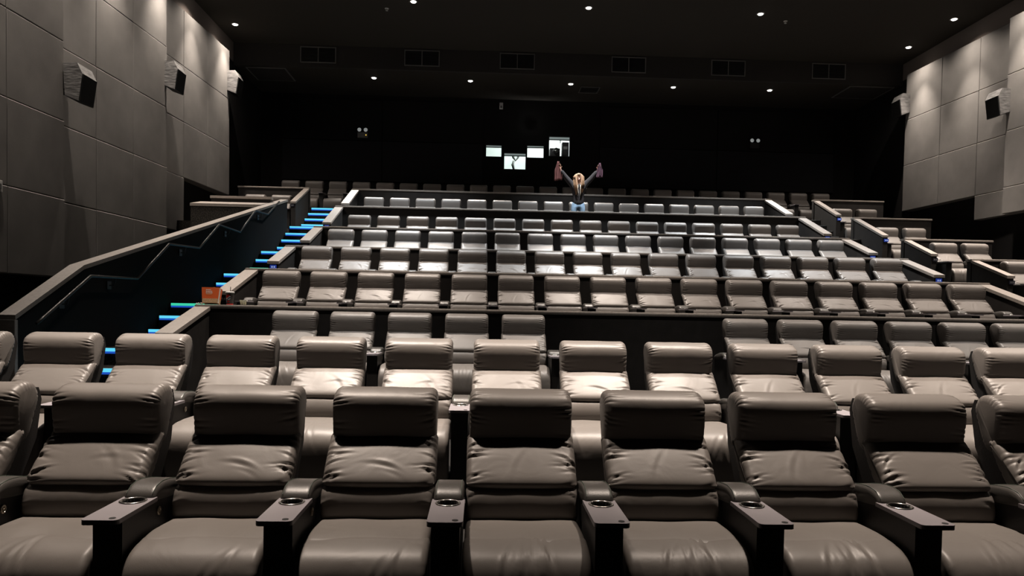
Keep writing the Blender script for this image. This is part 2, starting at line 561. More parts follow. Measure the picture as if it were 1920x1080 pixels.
# stair parapet with its sloping cap
PAR = [(7.65, 1.36), (8.92, 1.94), (18.0, 4.06)]
t = thing('stair_parapet', 'tall black parapet wall with sloping brown cap beside the left stairs', 'parapet', (-4.87, 7.65, 0.35))
mb = MB().prism_x([(0, 0)] + [(10.35, 0)] + [(y - 7.65, z - .35 - .05) for y, z in reversed(PAR)], .015, .155)
mb.build('panel', 'parapet', t)
pts = [(y - 7.65, z - .35) for y, z in PAR]
pts[0] = (-.02, pts[0][1])
mb = MB().prism_x([(y, z - .05) for y, z in pts] + [(y, z) for y, z in reversed(pts)], 0, .17)
mb.build('cap', 'cap', t)
MB().bbox(.0, .17, -.03, 0.02, 0, PAR[0][1] - .35 - .05, .006).build('end_board', 'cap', t)

# handrail on the parapet
RAIL = [(7.85, 1.27), (8.03, 1.36), (8.91, 1.81), (10.09, 1.83), (11.09, 2.38), (12.25, 2.42), (13.15, 2.90), (14.26, 2.89), (15.2, 3.42), (16.08, 3.46), (16.95, 3.86)]
t = thing('handrail', 'black zigzag metal handrail fixed to the parapet beside the stairs', 'handrail', (-4.62, 7.85, 1.27))
P3 = []
for i, (y, z) in enumerate(RAIL):
    p = Vector((0, y - 7.85, z - 1.27))
    if 0 < i < len(RAIL) - 1:
        a = Vector((0, RAIL[i - 1][0] - 7.85, RAIL[i - 1][1] - 1.27))
        b = Vector((0, RAIL[i + 1][0] - 7.85, RAIL[i + 1][1] - 1.27))
        P3 += [p + (a - p).normalized() * .05, p, p + (b - p).normalized() * .05]
    else:
        P3.append(p)
MB().tube(P3, .017, 10).build('rail', 'rail_metal', t, smooth=True)
for y, z in ((8.45, 1.575), (9.5, 1.82), (11.7, 2.40), (13.7, 2.895), (15.65, 3.44)):
    mb = MB().tube([(-.08, y - 7.85, z - 1.27 - .10), (-.02, y - 7.85, z - 1.27 - .10), (0, y - 7.85, z - 1.27 - .02)], .009, 6)
    mb.box(-.088, -.076, y - 7.85 - .05, y - 7.85 + .05, z - 1.27 - .15, z - 1.27 - .05)
    mb.build('bracket', 'rail_metal', t)

# ------------------------------------------------------------------ stairs with lit nosings
STEPS = [(7.95, .555), (8.45, .75), (9.05, .945), (10.55, 1.13), (10.9, 1.32), (11.3, 1.505), (12.8, 1.69), (13.18, 1.88), (13.56, 2.06), (15.05, 2.25),
         (15.43, 2.445), (15.8, 2.64), (17.0, 2.83), (17.35, 3.03), (17.7, 3.22), (18.08, 3.42), (19.22, 3.60), (19.58, 3.79), (19.95, 3.98), (20.33, 4.172)]
LANDING = {5, 9}


def stairs(label, x0, x1, lit=True):
    t = thing('aisle_stairs', label, 'stairs', (x0, STEPS[0][0], ROWS['C'][1]))
    w = x1 - x0
    for i, (y, z) in enumerate(STEPS):
        y1 = STEPS[i + 1][0] if i + 1 < len(STEPS) else 20.95
        ly, lz = y - STEPS[0][0], z - ROWS['C'][1]
        st = MB().box(0, w, ly, y1 - STEPS[0][0] + .02, lz - .24, lz).build('step', 'carpet', t)
        if not lit:
            MB().bbox(.02, w - .02, ly - .012, ly + .03, lz - .018, lz + .004, .003).build('nosing', 'grey_plastic', st)
            continue
        c = 'led_green' if i in LANDING else 'led_cyan'
        MB().bbox(.02, w - .02, ly - .022, ly + .03, lz - .030, lz + .008, .003).build('light_strip', c, st)
        MB().box(.02, w - .02, ly - .018, ly - .002, lz - .056, lz - .031).build('light_strip', 'led_blue', st)


stairs('dark carpeted stairs with glowing blue nosings between parapet and seats', AXL + .01, CXL - .01)
stairs('dark aisle stairs between the seat rows and the right-hand booths', CXR + .01, BXL - .01, False)


# ------------------------------------------------------------------ recliners
def resample(prof, n):
    """closed Catmull-Rom through prof, n points evenly by arc length"""
    k = len(prof)
    dense = []
    for i in range(k):
        p0, p1, p2, p3 = [Vector(prof[(i + j - 1) % k]) for j in range(4)]
        for s in range(16):
            t = s / 16
            dense.append(0.5 * ((2 * p1) + (p2 - p0) * t + (2 * p0 - 5 * p1 + 4 * p2 - p3) * t * t + (3 * p1 - p0 - 3 * p2 + p3) * t ** 3))
    L = [0]
    for i in range(len(dense)):
        L.append(L[-1] + (dense[(i + 1) % len(dense)] - dense[i]).length)
    out, j = [], 0
    for i in range(n):
        s = L[-1] * i / n
        while L[j + 1] < s:
            j += 1
        t = (s - L[j]) / max(1e-9, L[j + 1] - L[j])
        out.append(dense[j].lerp(dense[(j + 1) % len(dense)], t))
    return out, L[-1]


def cushion(prof, W, nu, nv, m, r=.04, pleat=.006, freq=95.0, plen=.05, creases=(), seed=0, bulge=0.0, taper=0.0, rumple=0.0):
    """upholstered pad: (y,z) profile swept across x, rounded gathered ends and creases"""
    rr = random.Random(seed)
    ring, per = resample(prof, nu)
    cen = sum(ring, Vector((0, 0))) / nu
    nor = []
    for i in range(nu):
        d = (ring[(i + 1) % nu] - ring[i - 1]).normalized()
        n = Vector((d.y, -d.x))
        nor.append(n)
    area = sum(ring[i].x * ring[(i + 1) % nu].y - ring[(i + 1) % nu].x * ring[i].y for i in range(nu))
    if area < 0:
        nor = [-n for n in nor]
    ph = [rr.uniform(0, 6.28) for _ in range(8)]
    xs_ = []
    for j in range(nv):
        t = j / (nv - 1) * 2 - 1
        xs_.append(W / 2 * (0.55 * t + 0.45 * math.sin(t * PI / 2)))
    verts, faces = [], []
    for j, x in enumerate(xs_):
        e = max(0.0, (abs(x) - (W / 2 - r)) / r)
        e = min(1.0, e)
        inset = r * (1 - math.sqrt(max(0, 1 - e * e))) * .95
        ed = W / 2 - abs(x)
        sidep = 0 if x < 0 else 3
        for i in range(nu):
            s = per * i / nu
            d = -inset + bulge * (1 - (2 * x / W) ** 2)
            if pleat:
                a = freq * s + 1.5 * math.sin(38 * s + ph[sidep + 1]) + ph[sidep] + 38 * ed * math.sin(9 * s + ph[sidep + 2])
                gq = (.5 + .5 * math.cos(a)) ** 4
                amp = (.55 + .45 * math.sin(47 * s + ph[sidep + 2]))
                d -= pleat * 1.7 * gq * amp * math.exp(-(ed / (plen * (.6 + .5 * amp))) ** 1.5) * (1 - .6 * e)
            if rumple:
                d += rumple * (math.sin(11 * x + 7 * s + ph[6]) * math.sin(9 * s - 6 * x + ph[7]) + .5 * math.sin(23 * x + 13 * s + ph[2]))
            for (s0, x0, ang, ln, wd_, dep) in creases:
                ds, dx = s - s0, x - x0
                al = dx * math.cos(ang) + ds * math.sin(ang)
                ac = -dx * math.sin(ang) + ds * math.cos(ang) + .15 * al * al / max(ln, .01)
                if abs(al) < ln * 2.2 and abs(ac) < wd_ * 5:
                    g = math.exp(-(al / ln) ** 2)
                    d += g * (dep * math.exp(-((ac - wd_ * .9) / wd_) ** 2) - dep * math.exp(-((ac + wd_ * .9) / wd_) ** 2))
            p = ring[i] + nor[i] * d
            xx = x * (1 + taper * (p.y - cen.y))
            verts.append((xx, p.x, p.y))
    for j in range(nv - 1):
        for i in range(nu):
            q = (i + 1) % nu
            faces.append((j * nu + i, j * nu + q, (j + 1) * nu + q, (j + 1) * nu + i))
    faces.append(tuple(range(nu)))
    faces.append(tuple((nv - 1) * nu + i for i in range(nu)))
    return mesh_from(verts, faces, m, True)


# (y,z) profiles, y towards the rear, headrest crown at y=0; listed from lower front edge
HEAD = [(-.100, .790), (-.122, .806), (-.133, .85), (-.142, .92), (-.145, .985), (-.128, 1.037), (-.085, 1.067), (-.02, 1.083), (.05, 1.07), (.085, 1.0), (.05, .90), (.0, .80), (-.06, .775)]
BACK = [(-.312, .626), (-.330, .640), (-.322, .668), (-.270, .722), (-.205, .782), (-.135, .838), (-.09, .86), (-.05, .83), (-.12, .72), (-.20, .63), (-.26, .606)]
LUMB = [(-.345, .465), (-.365, .50), (-.362, .56), (-.335, .615), (-.29, .635), (-.24, .60), (-.25, .50), (-.30, .45)]
SEAT = [(-.70, .43), (-.70, .475), (-.60, .492), (-.45, .490), (-.32, .478), (-.29, .44), (-.40, .37), (-.60, .36), (-.68, .38)]
LEGR = [(-.845, .13), (-.868, .20), (-.870, .30), (-.855, .39), (-.80, .452), (-.70, .482), (-.62, .480), (-.62, .43), (-.72, .38), (-.78, .28), (-.78, .14), (-.81, .11)]
BW = .55


def rc(rr, n, s_rng, x_rng, ang=(-.9, .9), ln=(.05, .14), wd_=(.008, .016), dep=(.003, .006)):
    return [(rr.uniform(*s_rng), rr.uniform(*x_rng), rr.choice((-1, 1)) * rr.uniform(0.2, 1.3) if ang is None else rr.uniform(*ang), rr.uniform(*ln), rr.uniform(*wd_), rr.uniform(*dep)) for _ in range(n)]


def recliner_meshes(detail, seed):
    rr = random.Random(100 + seed)
    hi = detail == 'near'
    nu, nv = (72, 56) if hi else (26, 20)
    k = 1.0 if hi else .0
    R = {}
    R['headrest'] = cushion(HEAD, .530, nu + (84 if hi else 14), nv, 'leather', r=.040, pleat=.010 if hi else .006, freq=215 if hi else 110, plen=.046,
                            seed=seed, taper=.02, rumple=.0010)
    # corner folds on the back cushion and a few long drag creases
    cr = []
    if hi:
        for sx in (-1, 1):
            for q in range(5):
                cr.append((rr.uniform(.04, .30), sx * rr.uniform(.215, .255), -sx * rr.uniform(.1, .8), rr.uniform(.03, .055), rr.uniform(.005, .008), rr.uniform(.004, .007)))
        cr += rc(rr, rr.choice((0, 1, 2)), (.06, .22), (-.14, .14), (-1.4, 1.4), (.04, .09), (.010, .016), (.0015, .004))
    R['back_cushion'] = cushion(BACK, BW, nu + (40 if hi else 8), nv, 'leather', r=.036, pleat=.012 if hi else .008, freq=130 if hi else 95, plen=.052, creases=cr, seed=seed + 11, bulge=.004, rumple=.0010)
    cr = []
    if hi:
        for sx in (-1, 1):
            cr.append((rr.uniform(.08, .16), sx * .245, -sx * .4, .035, .008, .004))
    R['lumbar_cushion'] = cushion(LUMB, BW, nu // 2 + 14, nv, 'leather', r=.03, pleat=.003, freq=70, plen=.03, creases=cr, seed=seed + 23, rumple=.0010)
    R['seat_cushion'] = cushion(SEAT, .545, nu // 2 + 10, nv, 'leather', r=.03, pleat=.003, freq=40, plen=.12, seed=seed + 31, rumple=.0022)
    cr = []
    if hi:
        mode = seed % 3
        n = (4, 7, 11)[mode]
        cx = rr.uniform(-.08, .12)
        for q in range(n):
            cr.append((rr.uniform(.18, .45), cx + (q - n / 2) * (.020 if mode == 2 else .035), 1.57 + rr.uniform(-.25, .25) + (q - n / 2) * .03,
                       rr.uniform(.06, .16), rr.uniform(.007, .012), rr.uniform(.0025, .0055)))
    R['legrest'] = cushion(LEGR, .555, nu, nv, 'leather', r=.03, pleat=.003, freq=60, plen=.03, creases=cr, seed=seed + 41, rumple=.0012)
    # back shell: dark upholstered case behind the pads
    R['back_shell'] = MB().prism_x([(-.33, .30), (-.26, .30), (.08, .78), (.125, .98), (.10, 1.045), (.06, 1.05), (.0, .92), (-.07, .84), (-.28, .60), (-.33, .46)], -.245, .245).mesh('shell')
    R['base'] = MB().bbox(-.25, .25, -.80, -.05, .0, .37, .02).mesh('shell')
    return R


def arm_meshes():
    R = {}
    # console standing between two seats; profile leans back below the tray
    R['armrest'] = MB().prism_x([(-.80, 0), (-.02, 0), (-.02, .50), (-.12, .585), (-.50, .60), (-.80, .595)], -.060, .060).mesh('console')
    pad = [(-.505, .600), (-.520, .615), (-.512, .638), (-.470, .662), (-.41, .671), (-.33, .665), (-.24, .648), (-.15, .625), (-.12, .60), (-.16, .575), (-.32, .575)]
    R['arm_pad'] = cushion(pad, .138, 40, 14, 'arm_leather', r=.018, pleat=0, seed=5)
    lo = cushion(pad, .138, 18, 8, 'arm_leather', r=.018, pleat=0, seed=5)
    R['arm_pad_lo'] = lo
    # tray with round front corners and a cup hole
    y0, y1, w, r = -.875, -.50, .0755, .022
    out = [(w, y1), (-w, y1)]
    for c in ((-w + r, y0 + r, PI), (w - r, y0 + r, 1.5 * PI)):
        for q in range(6):
            a = c[2] + q / 5 * PI / 2
            out.append((c[0] + r * math.cos(a), c[1] + r * math.sin(a)))
    bm = bmesh.new()
    cy, hr, N = -.575, .047, 24
    zt = .618
    ov = [bm.verts.new((x, y, zt)) for x, y in out]
    hv = [bm.verts.new((hr * math.cos(2 * PI * i / N), cy + hr * math.sin(2 * PI * i / N), zt)) for i in range(N)]
    oe = [bm.edges.new((ov[i], ov[(i + 1) % len(ov)])) for i in range(len(ov))]
    he = [bm.edges.new((hv[i], hv[(i + 1) % N])) for i in range(N)]
    bmesh.ops.triangle_fill(bm, use_beauty=True, edges=oe + he)
    me = bpy.data.meshes.new('tray')
    bm.normal_update()
    for f in bm.faces:
        if f.normal.z < 0:
            f.normal_flip()
    # skirt
    for ring in (ov, hv):
        low = [bm.verts.new((v.co.x, v.co.y, zt - .018)) for v in ring]
        for i in range(len(ring)):
            q = (i + 1) % len(ring)
            bm.faces.new((ring[i], ring[q], low[q], low[i]))
    low_f = None
    bm.to_mesh(me)
    bm.free()
    me.materials.append(MATS['tray'])
    R['tray'] = me
    # narrow dark edge band under the tray
    R['tray_edge'] = MB().prism_z([(x * 1.0, y) for x, y in out], zt - .021, zt - .0185).mesh('tray_edge')
    tor = []
    mb = MB()
    mb.lathe([(.045, zt - .004), (.047, zt + .004), (.053, zt + .006), (.058, zt + .003), (.058, zt + .0005)], (0, cy, 0), 28, close=False)
    R['cup_ring'] = mb.mesh('chrome', True)
    mb = MB()
    mb.lathe([(.047, zt - .002), (.045, zt - .075), (.002, zt - .078)], (0, cy, 0), 20, close=False)
    R['cup_well'] = mb.mesh('black', True)
    R['badge'] = MB().lathe([(.0135, 0), (.0135, .0012)], (0, 0, 0), 16).mesh('black')
    mb = MB()
    mb.lathe([(.020, .0), (.020, .006), (.014, .0075), (.013, .005), (.004, .005), (.003, .008)], (0, 0, 0), 20, axis='X')
    R['recline_button'] = mb.mesh('button')
    mb = MB()
    for sx in (-.058, .058):
        mb.tube([(sx, -.513, .638), (sx, -.470, .6635), (sx, -.41, .6725), (sx, -.33, .6665), (sx, -.24, .6495), (sx, -.15, .6265)], .0014, 5)
    R['stitching'] = mb.mesh('stitch')
    return R


NEAR = [recliner_meshes('near', s) for s in range(4)]
FAR = [recliner_meshes('far', 50 + s) for s in range(2)]
ARM = arm_meshes()
PITCH_X = 0.70


def add_arm(t, dx, detail):
    a = obj('armrest', ARM['armrest'], t, (dx, 0, 0))
    obj('arm_pad', ARM['arm_pad' if detail != 'far' else 'arm_pad_lo'], a)
    obj('tray', ARM['tray'], a)
    obj('cup_ring', ARM['cup_ring'], a)
    obj('cup_well', ARM['cup_well'], a)
    if detail == 'near':
        obj('tray_edge', ARM['tray_edge'], a)
        obj('tray_badge', ARM['badge'], a, (.042, -.845, .6185))
        obj('recline_button', ARM['recline_button'], a, (.0605, -.46, .545))
        obj('stitching', ARM['stitching'], a)


def recliner(x, y, z, label, group, detail, seed, last=False):
    t = thing('recliner', label, 'recliner', (x, y, z), group)
    R = NEAR[seed % 4] if detail in ('near', 'mid') else FAR[seed % 2]
    for k in ('base', 'back_shell', 'seat_cushion', 'legrest', 'lumbar_cushion', 'back_cushion', 'headrest'):
        obj(k, R[k], t)
    add_arm(t, -PITCH_X / 2, detail)
    if last:
        add_arm(t, PITCH_X / 2, detail)
    return t


def row(key, x0, ns, detail, extra=None):
    y, z = ROWS[key]
    for i, n in enumerate(ns):
        last = (i + 1 == len(ns)) or ns[i + 1] != n + 1
        lab = 'black leather recliner, %s from the left in the %s row' % (ORD[i], ROWNO[key])
        if extra and n in extra:
            lab = extra[n]
        recliner(x0 + PITCH_X * n, y, z, lab, 'recliners in the %s row' % ROWNO[key], detail, (n * 7 + ord(key)) % 11, last)


row('A', 0.212, range(-4, 5), 'near')
row('B', 0.208, range(-6, 7), 'near')
row('C', 0.52, list(range(-4, 1)) + list(range(4, 11)), 'near')
row('D', 0.51, range(-5, 11), 'mid')
row('E', 0.52, range(-5, 11), 'mid')
row('F', 0.52, range(-5, 11), 'far')
row('G', 0.52, range(-5, 11), 'far')
row('H', 0.52, range(-5, 11), 'far', {3: 'black leather recliner directly behind the standing person in the eighth row'})
row('I', 0.55, range(-9, 15), 'far')
for k in 'EFGH':
    y, z = ROWS[k]
    for i, x in enumerate((10.03, 10.73)):
        recliner(x, y, z, 'black leather recliner, %s seat of the right-hand booth in the %s row' % (('inner', 'outer')[i], ROWNO[k]),
                 'recliners in the right-hand booths', 'mid' if k in 'EF' else 'far', i + ord(k), i == 1)
for i, x in enumerate((-6.16, -5.46)):
    recliner(x, ROWS['H'][0], ROWS['H'][1], 'black leather recliner, %s of the two in the small left booth' % (('left', 'right')[i]),
             'recliners in the left booth', 'far', i, i == 1)


# ------------------------------------------------------------------ lamps
def aim(o, d):
    o.rotation_euler = Vector(d).to_track_quat('-Z', 'Y').to_euler()


RING = MB().lathe([(.065, -.004), (.095, -.012), (.105, -.006), (.105, .0), (.065, .0)], n=24, close=False).mesh('vent_frame', True)
LENS = MB().lathe([(.066, -.008), (.055, -.022), (.03, -.028), (.003, -.030)], n=20).mesh('lamp', True)
SPOTS = {}


def downlight(x, y, z, label, group, power, col, size, blend, d=(0, 0, -1), rad=.05, spill=0):
    t = thing('downlight', label, 'downlight', (x, y, z), group)
    obj('trim_ring', RING, t)
    obj('lens', LENS, t)
    ld = bpy.data.lights.new('downlight_beam', 'SPOT')
    ld.energy = power
    ld.color = col
    ld.spot_size = math.radians(size)
    ld.spot_blend = blend
    ld.shadow_soft_size = rad
    lo = bpy.data.objects.new('downlight_beam', ld)
    COL.objects.link(lo)
    lo.parent = t
    lo.location = (0, 0, -.09)
    aim(lo, d)
    if spill:                      # wide soft part of a wall-washer's beam
        l2 = bpy.data.lights.new('downlight_spill', 'SPOT')
        l2.energy, l2.color, l2.spot_size, l2.spot_blend, l2.shadow_soft_size = spill, col, math.radians(140), 1.0, rad
        o2 = bpy.data.objects.new('downlight_spill', l2)
        COL.objects.link(o2)
        o2.parent = t
        o2.location = (0, 0, -.09)
        aim(o2, d)
    return t


XN = ['left', 'centre', 'right']
YN = [(5.55, 1.35, 'over the first row', C_FRONT, 50), (7.10, .60, 'over the second row', C_NEUT, 50), (9.50, .60, 'over the third row', C_WARM, 50), (12.00, .62, 'over the fourth row', C_WARM, 50),
      (14.15, .85, 'over the fifth row', C_COOL, 50), (16.30, .45, 'over the sixth row', C_WARM, 50), (18.07, .66, 'over the seventh row', C_COOL, 82)]
for y, fac, where, col, cone in YN:
    for i, x in enumerate((-1.77, 2.48, 6.73)):
        downlight(x, y, ZC, 'recessed round ceiling downlight %s, %s one' % (where, XN[i]), 'main ceiling downlights', P_SEAT * fac, col, cone, 1.0, rad=.15)
    if 11 < y < 17:  # extra lamps out of view, added to brighten the right-hand booths
        downlight(10.6, y, ZC, 'added out-of-view ceiling downlight %s, brightening the right-hand booths' % where, 'main ceiling downlights', P_SEAT * .5, C_WARM, 50, 1.0, rad=.15)
for i, x in enumerate((-3.30, -0.45, 2.55, 5.65, 8.60)):
    downlight(x, 22.15, ZS, 'round downlight in the lowered rear ceiling, %s from the left' % ORD[i], 'rear ceiling downlights', P_REAR, C_NEUT, 50, 1.0, (0, -.42, -1))
for i, y in enumerate((19.92, 17.97, 16.0, 14.05, 12.1, 10.15)):
    downlight(-6.62, y, ZC, 'ceiling wall-wash downlight above the left wall, %s from the rear' % ORD[i], 'left wall-wash lights', P_WASH * 1.1, C_WARM, 66, 1.0, (.08, 0, -1), .03, P_SPILL)
    downlight(11.56, y, ZC, 'ceiling wall-wash downlight above the right wall, %s from the rear' % ORD[i], 'right wall-wash lights', P_WASH * 1.2, C_WARM, 64, 1.0, (-.03, 0, -1), .03, P_SPILL)

# small unlit ceiling fittings
for x, y, l in ((-2.47, 18.54, 'left'), (7.52, 18.46, 'right')):
    t = thing('sprinkler_head', 'small pale sprinkler head on the main ceiling, %s one' % l, 'sprinkler', (x, y, ZC), 'ceiling sprinklers')
    MB().lathe([(.05, 0), (.05, -.012), (.02, -.02)], n=16).build('plate', 'white_plastic', t, smooth=True)
    MB().lathe([(.014, -.012), (.014, -.05), (.032, -.052), (.032, -.058)], n=12).build('nozzle', 'white_plastic', t, smooth=True)

# ------------------------------------------------------------------ vents in the soffit
for i, xc in enumerate((-4.75, -1.82, 0.90, 4.12, 7.03, 10.0)):
    t = thing('air_vent', 'dark rectangular air vent in the soffit, %s from the left' % ORD[i], 'vent', (xc, YS, 8.63), 'soffit air vents')
    W, H, b = .50, .225, .025
    mb = MB().box(-W, W, -.02, 0, H - b, H).box(-W, W, -.02, 0, -H, -H + b).box(-W, -W + b, -.02, 0, -H + b, H - b).box(W - b, W, -.02, 0, -H + b, H - b)
    mb.build('frame', 'vent_frame', t)
    MB().box(-.012, .012, -.018, 0, -H + b, H - b).build('divider', 'vent_frame', t)
    for s in (-1, 1):
        mb = MB()
        for q in range(9):
            z = -H + b + (q + .5) * (2 * H - 2 * b) / 9
            x0, x1 = (-W + b, -.012) if s < 0 else (.012, W - b)
            mb.prism_x([(-.014, z - .012), (-.002, z + .010), (-.001, z + .006), (-.013, z - .016)], x0, x1)
        mb.build('louvre', 'vent_dark', t)
    MB().box(-W + b, W - b, -.001, .0, -H + b, H - b).build('backing', 'black', t)
for xa, xb, l in ((-6.85, -5.72, 'left'), (10.75, 12.1, 'right')):
    t = thing('ceiling_hatch', 'pale square hatch in the lowered rear ceiling near the %s wall' % l, 'hatch', (xa, 21.5, ZS), 'ceiling hatches')
    MB().bbox(0, xb - xa, 0, 1.18, -.02, 0, .004).build('lid', 'vent_frame', t)
    MB().box(.04, xb - xa - .04, .04, 1.14, -.024, -.02).build('inset', 'soffit', t)
t = thing('ceiling_grille', 'small square return grille in the lowered rear ceiling', 'grille', (2.88, 22.38, ZS))
mb = MB().box(0, .60, 0, .03, -.015, 0).box(0, .60, .60, .63, -.015, 0).box(0, .03, .03, .60, -.015, 0).box(.57, .60, .03, .60, -.015, 0)
mb.build('frame', 'vent_frame', t)
mb = MB()
for q in range(7):
    mb.box(.05, .55, .07 + q * .075, .10 + q * .075, -.010, -.004)
mb.build('louvre', 'vent_dark', t)

# ------------------------------------------------------------------ wall speakers
def speaker(x, y, z, side, label):
    t = thing('wall_speaker', label, 'speaker', (x, y, z), 'wall speakers')
    sg = 1 if side < 0 else -1
    poly = [(0.03, 0.08), (0.0, .60), (.23, .61), (.31, .44), (.25, .0)]
    L = .45
    mb = MB().prism_y([(sg * a, b) for a, b in poly], 0, L)
    mb.build('cabinet', 'speaker_side', t)
    # dark grille over the sloped front, underside and rear-facing chamfer
    d = .006
    a0, a1 = Vector((.31, .435)), Vector((.25, .004))
    n = Vector((a0.y - a1.y, -(a0.x - a1.x))).normalized()
    g = [a0, a0 + n * .014, a1 + n * .014, a1]
    MB().prism_y([(sg * p.x, p.y) for p in g], .012, L - .012).build('grille', 'speaker_front', t)
    g = [(.255, -.008), (.03, .072), (.03, .082), (.25, .002)]
    MB().prism_y([(sg * p[0], p[1]) for p in g], .0, L).build('underside', 'speaker_front', t)
    mb = MB().box(min(0, -sg * .14), max(0, -sg * .14), .18, .34, .24, .44)
    mb.box(-sg * .14 - .01, -sg * .14 + .01, .12, .40, .16, .52)
    mb.build('bracket', 'console', t)
    return t


speaker(-6.88, 12.40, 4.79, -1, 'grey angular wall speaker on the left wall nearest the camera')
speaker(-6.93, 16.27, 6.12, -1, 'grey angular wall speaker in the middle of the left wall')
speaker(-6.93, 20.18, 7.17, -1, 'grey angular wall speaker at the rear of the left wall by the soffit')
speaker(12.03, 16.50, 6.17, 1, 'grey angular wall speaker on the right wall nearest the camera')
speaker(12.03, 20.52, 7.22, 1, 'grey angular wall speaker at the rear of the right wall')

# ------------------------------------------------------------------ projection ports
PL = ['window_1', 'window_2', 'window_3', 'window_4']
for i, (x0, x1, z0, z1) in enumerate(PORTS):
    w = struct(bpy.data.objects.new(PL[i], None))
    COL.objects.link(w)
    w.location = (x0, YB, z0)
    W, H = x1 - x0, z1 - z0
    b = .02
    mb = MB().box(0, W, -.015, .06, 0, b).box(0, W, -.015, .06, H - b, H).box(0, b, -.015, .06, b, H - b).box(W - b, W, -.015, .06, b, H - b)
    mb.build('window_frame', 'port_frame', w)
    MB().box(b, W - b, .03, .036, b, H - b).build('pane', 'glass', w)
    # booth wall and upper pane glow themselves, in place of a lit booth; dark crossbar
    yy = 1.0 + .03 * i
    mb = MB().box(-.02, W + .16, yy, yy + .02, -.02, H + .42)
    mb.build('booth_wall', ('booth_green', 'booth_green', 'booth_white', 'booth_white')[i], w)
    MB().box(b, W - b, .045, .06, H * .86 - .03, H * .86).build('crossbar', 'port_frame', w)
    MB().box(b, W - b, .055, .06, H * .86, H - b).build('upper_pane', 'booth_dim', w)
# added unseen fill lamp that brightens the equipment, and equipment inside the booth
box_struct('ceiling', 'booth_pale_grey', XL - .4, XR + .4, YB + .12, YB + 1.2, 7.80, 7.9)
t = thing('booth_fill_lamp', 'added unseen fill lamp in the projection booth behind the rear wall', 'lamp', (1.5, 24.22, 7.75))
MB().bbox(-.5, .5, -.05, .05, 0, .05, .01).build('housing', 'white_plastic', t)
ld = bpy.data.lights.new('booth_fill_light', 'POINT')
ld.energy = 120
ld.shadow_soft_size = .2
lo = bpy.data.objects.new('booth_fill_light', ld)
COL.objects.link(lo)
lo.parent = t
lo.location = (0, -.08, -.2)
t = thing('projector', 'dark digital projector with round lens behind the right-hand port', 'projector', (2.36, 24.62, 6.66))
MB().bbox(-.18, .16, .0, .30, 0, .26, .02).build('body', 'console', t)
mb = MB().lathe([(.105, 0), (.105, -.05), (.085, -.07), (.085, -.05)], (.03, 0, .16), 24, axis='Y')
mb.build('lens_barrel', 'cup_black', t, smooth=False)
MB().lathe([(.06, -.055), (.03, -.062), (.003, -.064)], (.03, 0, .16), 20, axis='Y').build('lens_glass', 'chrome', t, smooth=True)
t = thing('equipment_rack', 'dark equipment cabinet beside the projector behind the right-hand port', 'cabinet', (2.69, 24.60, 6.66))
MB().bbox(-.10, .12, 0, .3, 0, .46, .01).build('body', 'console', t)
MB().bbox(-.06, .08, -.01, .0, .22, .32, .003).build('face_plate', 'grey_plastic', t)
t = thing('pendant_fan', 'small grey fan shape hanging in the booth behind the right-hand port', 'fan', (2.52, 24.60, 7.20))
for q in range(3):
    a = q * 2.1 + .5
    MB().tube([(0, 0, 0), (.10 * math.cos(a), .04, .05 * math.sin(a) + .02), (.17 * math.cos(a), .04, .05 * math.sin(a))], .03, 8, [.015, .035, .012]).build('blade', 'booth_pale_grey', t, smooth=True)
MB().tube([(0, 0, .25), (0, 0, -.12)], .015, 8).build('rod', 'booth_pale_grey', t)
t = thing('booth_equipment', 'pale grey projector head seen through the lowest lit port', 'projector', (1.02, 24.60, 6.13))
MB().tube([(-.09, 0, .60), (-.05, 0, .44), (.02, 0, .34), (.10, 0, .44), (.13, 0, .60)], .05, 8, [.05, .045, .03, .035, .04]).build('arm', 'booth_pale_grey', t, smooth=True)
MB().tube([(-.04, 0, .33), (-.07, 0, .2), (-.03, 0, .02)], .05, 8, [.04, .05, .03]).build('stand', 'booth_pale_grey', t, smooth=True)

# ------------------------------------------------------------------ emergency lights and wall devices
for x, z, lab, on in ((-3.90, 7.05, 'twin-head emergency light on the rear wall at left of the ports', True), (8.83, 7.06, 'twin-head emergency light on the rear wall at right', False)):
    t = thing('emergency_light', lab, 'light', (x, YB, z), 'twin-head emergency lights')
    MB().bbox(-.16, .16, -.12, 0, -.13, .05, .015).build('battery_box', 'grey_plastic' if on else 'console', t)
    for sx in (-.10, .10):
        h = MB().lathe([(.02, .0), (.05, -.03), (.068, -.07), (.068, -.085)], (sx, -.05, .12), 18, axis='Y').build('lamp_head', 'console', t, smooth=True)
        MB().lathe([(.062, -.136), (.03, -.142), (.003, -.143)], (sx, 0, .12), 18, axis='Y').build('lens', 'em_lens', h, smooth=True)
    if on:
        MB().lathe([(.02, -.12), (.018, -.128)], (.11, 0, -.04), 12, axis='Y').build('indicator', 'amber', t)
t = thing('wall_sensor', 'small white sensor box high on the rear wall above the ports', 'sensor', (0.52, YB, 7.98))
MB().bbox(-.055, .055, -.07, 0, 0, .20, .012).build('housing', 'white_plastic', t)
MB().bbox(-.03, .03, -.076, -.07, .03, .10, .003).build('face', 'grey_plastic', t)
t = thing('wall_switch', 'small white box on the left wall panels at the picture edge', 'switch', (-6.98, 10.82, 3.06))
MB().bbox(0, .06, 0, .13, 0, .17, .01).build('housing', 'white_plastic', t)
MB().bbox(.06, .066, .03, .10, .04, .12, .003).build('rocker', 'grey_plastic', t)

